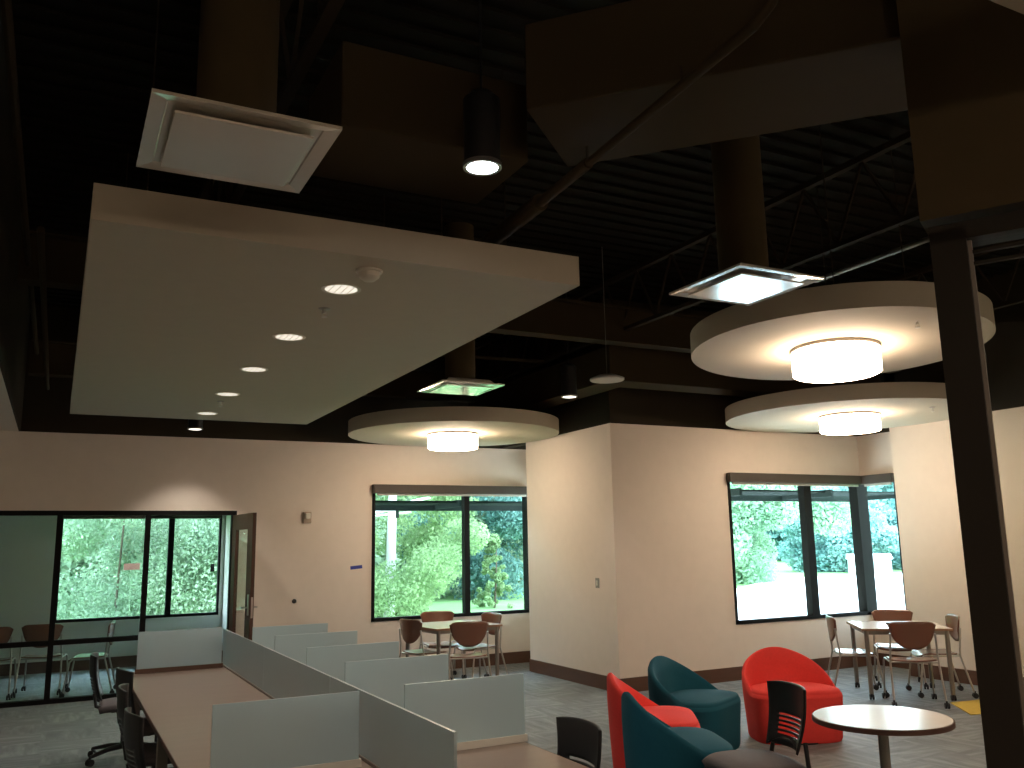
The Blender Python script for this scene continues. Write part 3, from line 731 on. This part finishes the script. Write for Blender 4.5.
MB().bar((-.1, .1, -.16), (-.1, .1, .16), .05, .05).build('canopy_strut', 'sun', t)
t = thing('reflection_board', 'small red board outside the meeting room window, added for a glass reflection', 'reflection board', (1.22, 17.0, -.32))  # red board stands in for a reflection in the window glass
MB().box(-.13, .13, -.01, .01, 1.70, 1.81).build('reflection_panel', 'reflred', t)
MB().box(-.008, .008, .01, .03, 0, 1.76).build('panel_post', 'leafB', t)
def leaves(n, vol, size, seed, bias=None):
    rnd = random.Random(seed); mb = MB()
    for _ in range(n):
        p, nn = vol(rnd); s = size*(.6+.8*rnd.random())
        a = Vector((rnd.gauss(0, 1), rnd.gauss(0, 1), rnd.gauss(0, 1))).normalized(); b = a.cross(Vector((rnd.gauss(0, 1), rnd.gauss(0, 1), rnd.gauss(0, 1)))).normalized()
        p = Vector(p)
        mb.add([p-a*s, p+b*s*.55, p+a*s, p-b*s*.55], [(0, 1, 2, 3)])
    return mb
def crown(w, h, z0, seed, blobs=26, cone=False):
    rnd = random.Random(seed); bl = []
    for _ in range(blobs):
        z = rnd.random(); rad = (1-z)*.9+.1 if cone else math.sqrt(max(.05, 1-(2*z-1)**2))
        a = rnd.random()*2*pi; q = rad*w*(.35+.55*rnd.random())
        bl.append((q*cos(a), q*sin(a), z0+z*h, w*(.22+.16*rnd.random())*(.5 if cone else 1)))
    def vol(r):
        x, y, z, s = r.choice(bl); d = Vector((r.gauss(0, 1), r.gauss(0, 1), r.gauss(0, 1))).normalized()*s*(r.random()**.4)
        return (x+d.x, y+d.y, z+d.z*.8), None
    return vol
def tree(label, loc, w, h, z0, leaf, n, size, seed, bark='bark', trunk=.16, group='trees outside the windows', cone=False, blobs=26):
    t = thing('tree', label, 'tree', loc, 0, group)
    leaves(n, crown(w, h, z0, seed, blobs, cone), size, seed).build('foliage', leaf, t, recalc=False)
    MB().tube([(0, 0, 0), (.1, .05, z0+h*.4), (.05, -.1, z0+h*.9)], [trunk, trunk*.7, trunk*.2], 10).build('trunk', bark, t, smooth=True)
    return t
G = -.32
tree('tall pale barked tree seen at the left of the alcove window', (7.1, 20.3, G), 2.6, 6.2, .8, 'leafA', 38000, .04, 1, 'birch', .14)
tree('bright green leafy tree behind the middle of the alcove window', (8.3, 24.0, G), 2.9, 7.5, .3, 'leafA', 70000, .05, 2, trunk=.06)
tree('blue green dark tree behind the right pane of the alcove window', (14.2, 31.5, G), 4.2, 9.0, .3, 'leafC', 50000, .085, 3, trunk=.08)
tree('small cone shaped shrub low in the right pane of the alcove window', (12.8, 26.3, G), .75, 2.3, .05, 'leafA', 12000, .04, 4, trunk=.04, cone=True, blobs=60)
tree('leafy tree filling the left of the meeting room window', (1.2, 21.0, G), 3.2, 6.0, .2, 'leafB', 75000, .045, 5, trunk=.03)
tree('bright leafy tree filling the right of the meeting room window', (4.2, 23.5, G), 3.4, 7.0, .0, 'leafD', 75000, .045, 6, trunk=.03)
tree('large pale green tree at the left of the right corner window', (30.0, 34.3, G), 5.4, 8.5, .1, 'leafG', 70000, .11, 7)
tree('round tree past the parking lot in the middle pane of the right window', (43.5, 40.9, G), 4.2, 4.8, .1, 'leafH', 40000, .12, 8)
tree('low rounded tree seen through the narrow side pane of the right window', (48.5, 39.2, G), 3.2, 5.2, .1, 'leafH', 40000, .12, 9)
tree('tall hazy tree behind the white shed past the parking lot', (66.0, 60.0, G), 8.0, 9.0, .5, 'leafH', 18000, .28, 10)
def band(pts, depth, h0, h1):
    def vol(r):
        k = r.random()*(len(pts)-1); i = int(k); f_ = k-i
        x = pts[i][0]*(1-f_)+pts[i+1][0]*f_; y = pts[i][1]*(1-f_)+pts[i+1][1]*f_
        hh = h0+(h1-h0)*(.5+.3*sin(x*.9)+.2*sin(x*2.3+y))
        return (x+r.gauss(0, depth), y+r.gauss(0, depth), G+r.random()*hh), None
    return vol
tag(leaves(110000, band([(-9, 27), (2, 29), (12, 34), (22, 37)], 1.2, 8, 12), .16, 20).build('woodland', 'leafB', recalc=False), 'dense band of green woodland behind the trees past the back windows', 'woodland', kind='stuff')
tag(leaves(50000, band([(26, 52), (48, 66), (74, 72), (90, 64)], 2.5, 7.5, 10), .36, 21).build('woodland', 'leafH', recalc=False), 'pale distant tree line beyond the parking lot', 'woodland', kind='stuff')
t = thing('shed', 'small white shed beyond the parking lot in front of the trees', 'shed', (41.9, 36.6, G), R(-41))
MB().box(-1.1, 1.1, -.6, .6, 0, .8).build('wall', 'houseW', t)
MB().add([(-1.2,-.7,.8),(1.2,-.7,.8),(1.2,.7,.8),(-1.2,.7,.8),(-1.2,0,1.1),(1.2,0,1.1)], [(0,1,5,4),(2,3,4,5),(0,4,3),(1,2,5),(3,2,1,0)]).build('roof', 'houseW', t)
MB().box(-.25, .25, -.62, -.6, 0, .7).build('door', 'houseR', t)

# ------------------------------------------------------------------ light
wd = bpy.data.worlds.new('sky'); sc.world = wd; wd.use_nodes = True
nt = wd.node_tree; bg = nt.nodes['Background']
tc = nt.nodes.new('ShaderNodeTexCoord'); sp = nt.nodes.new('ShaderNodeSeparateXYZ'); cr = nt.nodes.new('ShaderNodeValToRGB')
nt.links.new(tc.outputs['Generated'], sp.inputs[0]); nt.links.new(sp.outputs['Z'], cr.inputs['Fac'])
cr.color_ramp.elements[0].color = (.86, .95, 1, 1); cr.color_ramp.elements[1].color = (.58, .78, 1, 1)
nt.links.new(cr.outputs['Color'], bg.inputs['Color']); bg.inputs['Strength'].default_value = 12.0
def portal(c, sx, sy, direction):
    l = bpy.data.lights.new('window_portal', 'AREA'); l.shape = 'RECTANGLE'; l.size = sx; l.size_y = sy; l.cycles.is_portal = True
    o = bpy.data.objects.new('window_portal', l); C.objects.link(o); o.location = c
    o.rotation_euler = Vector(direction).to_track_quat('-Z', 'Y').to_euler()
# unseen fill lamps added behind the camera to light walls and panel edges
for k, (x, y) in enumerate(((-.1, -1.6), (4.9, -1.2), (7.2, -.6), (2.6, -3.6))):
    t = thing('drum_light', 'unseen drum ceiling light added to fill the room with light', 'ceiling light', (x, y, 3.05), 0, 'added fill drum lights')
    MB().lathe([(.314, -.022), (.314, 0)], n=64).build('mounting_ring', 'greymetal', t, smooth=40)
    MB().lathe([(.30, -.19), (.31, -.182), (.31, -.02)], n=64).build('lamp_shade', 'lamp', t, smooth=40)
    MB().tube([(0, 0, 0), (0, 0, ZD-3.05)], .006, 8).build('stem', 'black', t)
for x, y, e in ((7.6, 3.2, 22), (-2.5, 5.0, 30), (-2.5, 0, 40)):  # further unseen fill lamps, added to brighten the sides of the room
    t = thing('recessed_downlight', 'unseen downlight added to fill the room with light', 'downlight', (x, y, 3.1), 0, 'added fill downlights')
    MB().lathe([(.11, -.004), (.11, .04)], n=32).build('lamp_housing', 'black', t, smooth=40)
    MB().lathe([(.0, -.006), (.09, -.006)], n=32, cap0=False, cap1=False).build('lens', 'down', t)
    MB().tube([(0, 0, .04), (0, 0, (ZD if x > -.4 else ZT+.1)-3.1)], .006, 8).build('stem', 'black', t)
    l = bpy.data.lights.new('fill_beam', 'SPOT'); l.energy = e; l.color = (1, .86, .70); l.spot_size = R(150); l.spot_blend = .8; l.shadow_soft_size = .09
    lo = bpy.data.objects.new('fill_beam', l); C.objects.link(lo); lo.location = (x, y, 3.08)
# meeting room ceiling lamp
t = thing('recessed_downlight', 'ceiling downlight inside the glazed meeting room', 'downlight', (-1.2, 13.3, 2.6))
MB().lathe([(.11, -.004), (.11, 0)], n=32).build('trim_ring', 'trimring', t); MB().lathe([(.0, -.006), (.09, -.006)], n=32, cap0=False, cap1=False).build('lens', 'down', t)

vs = sc.view_settings; vs.view_transform = 'Standard'; vs.look = 'None'; vs.gamma = 1; vs.exposure = 0.28; vs.use_curve_mapping = False
sc.cycles.use_denoising = True
try: sc.cycles.denoiser = 'OPENIMAGEDENOISE'
except Exception: pass
sc.cycles.max_bounces = 10; sc.cycles.diffuse_bounces = 5; sc.cycles.transparent_max_bounces = 16; sc.cycles.sample_clamp_indirect = 6
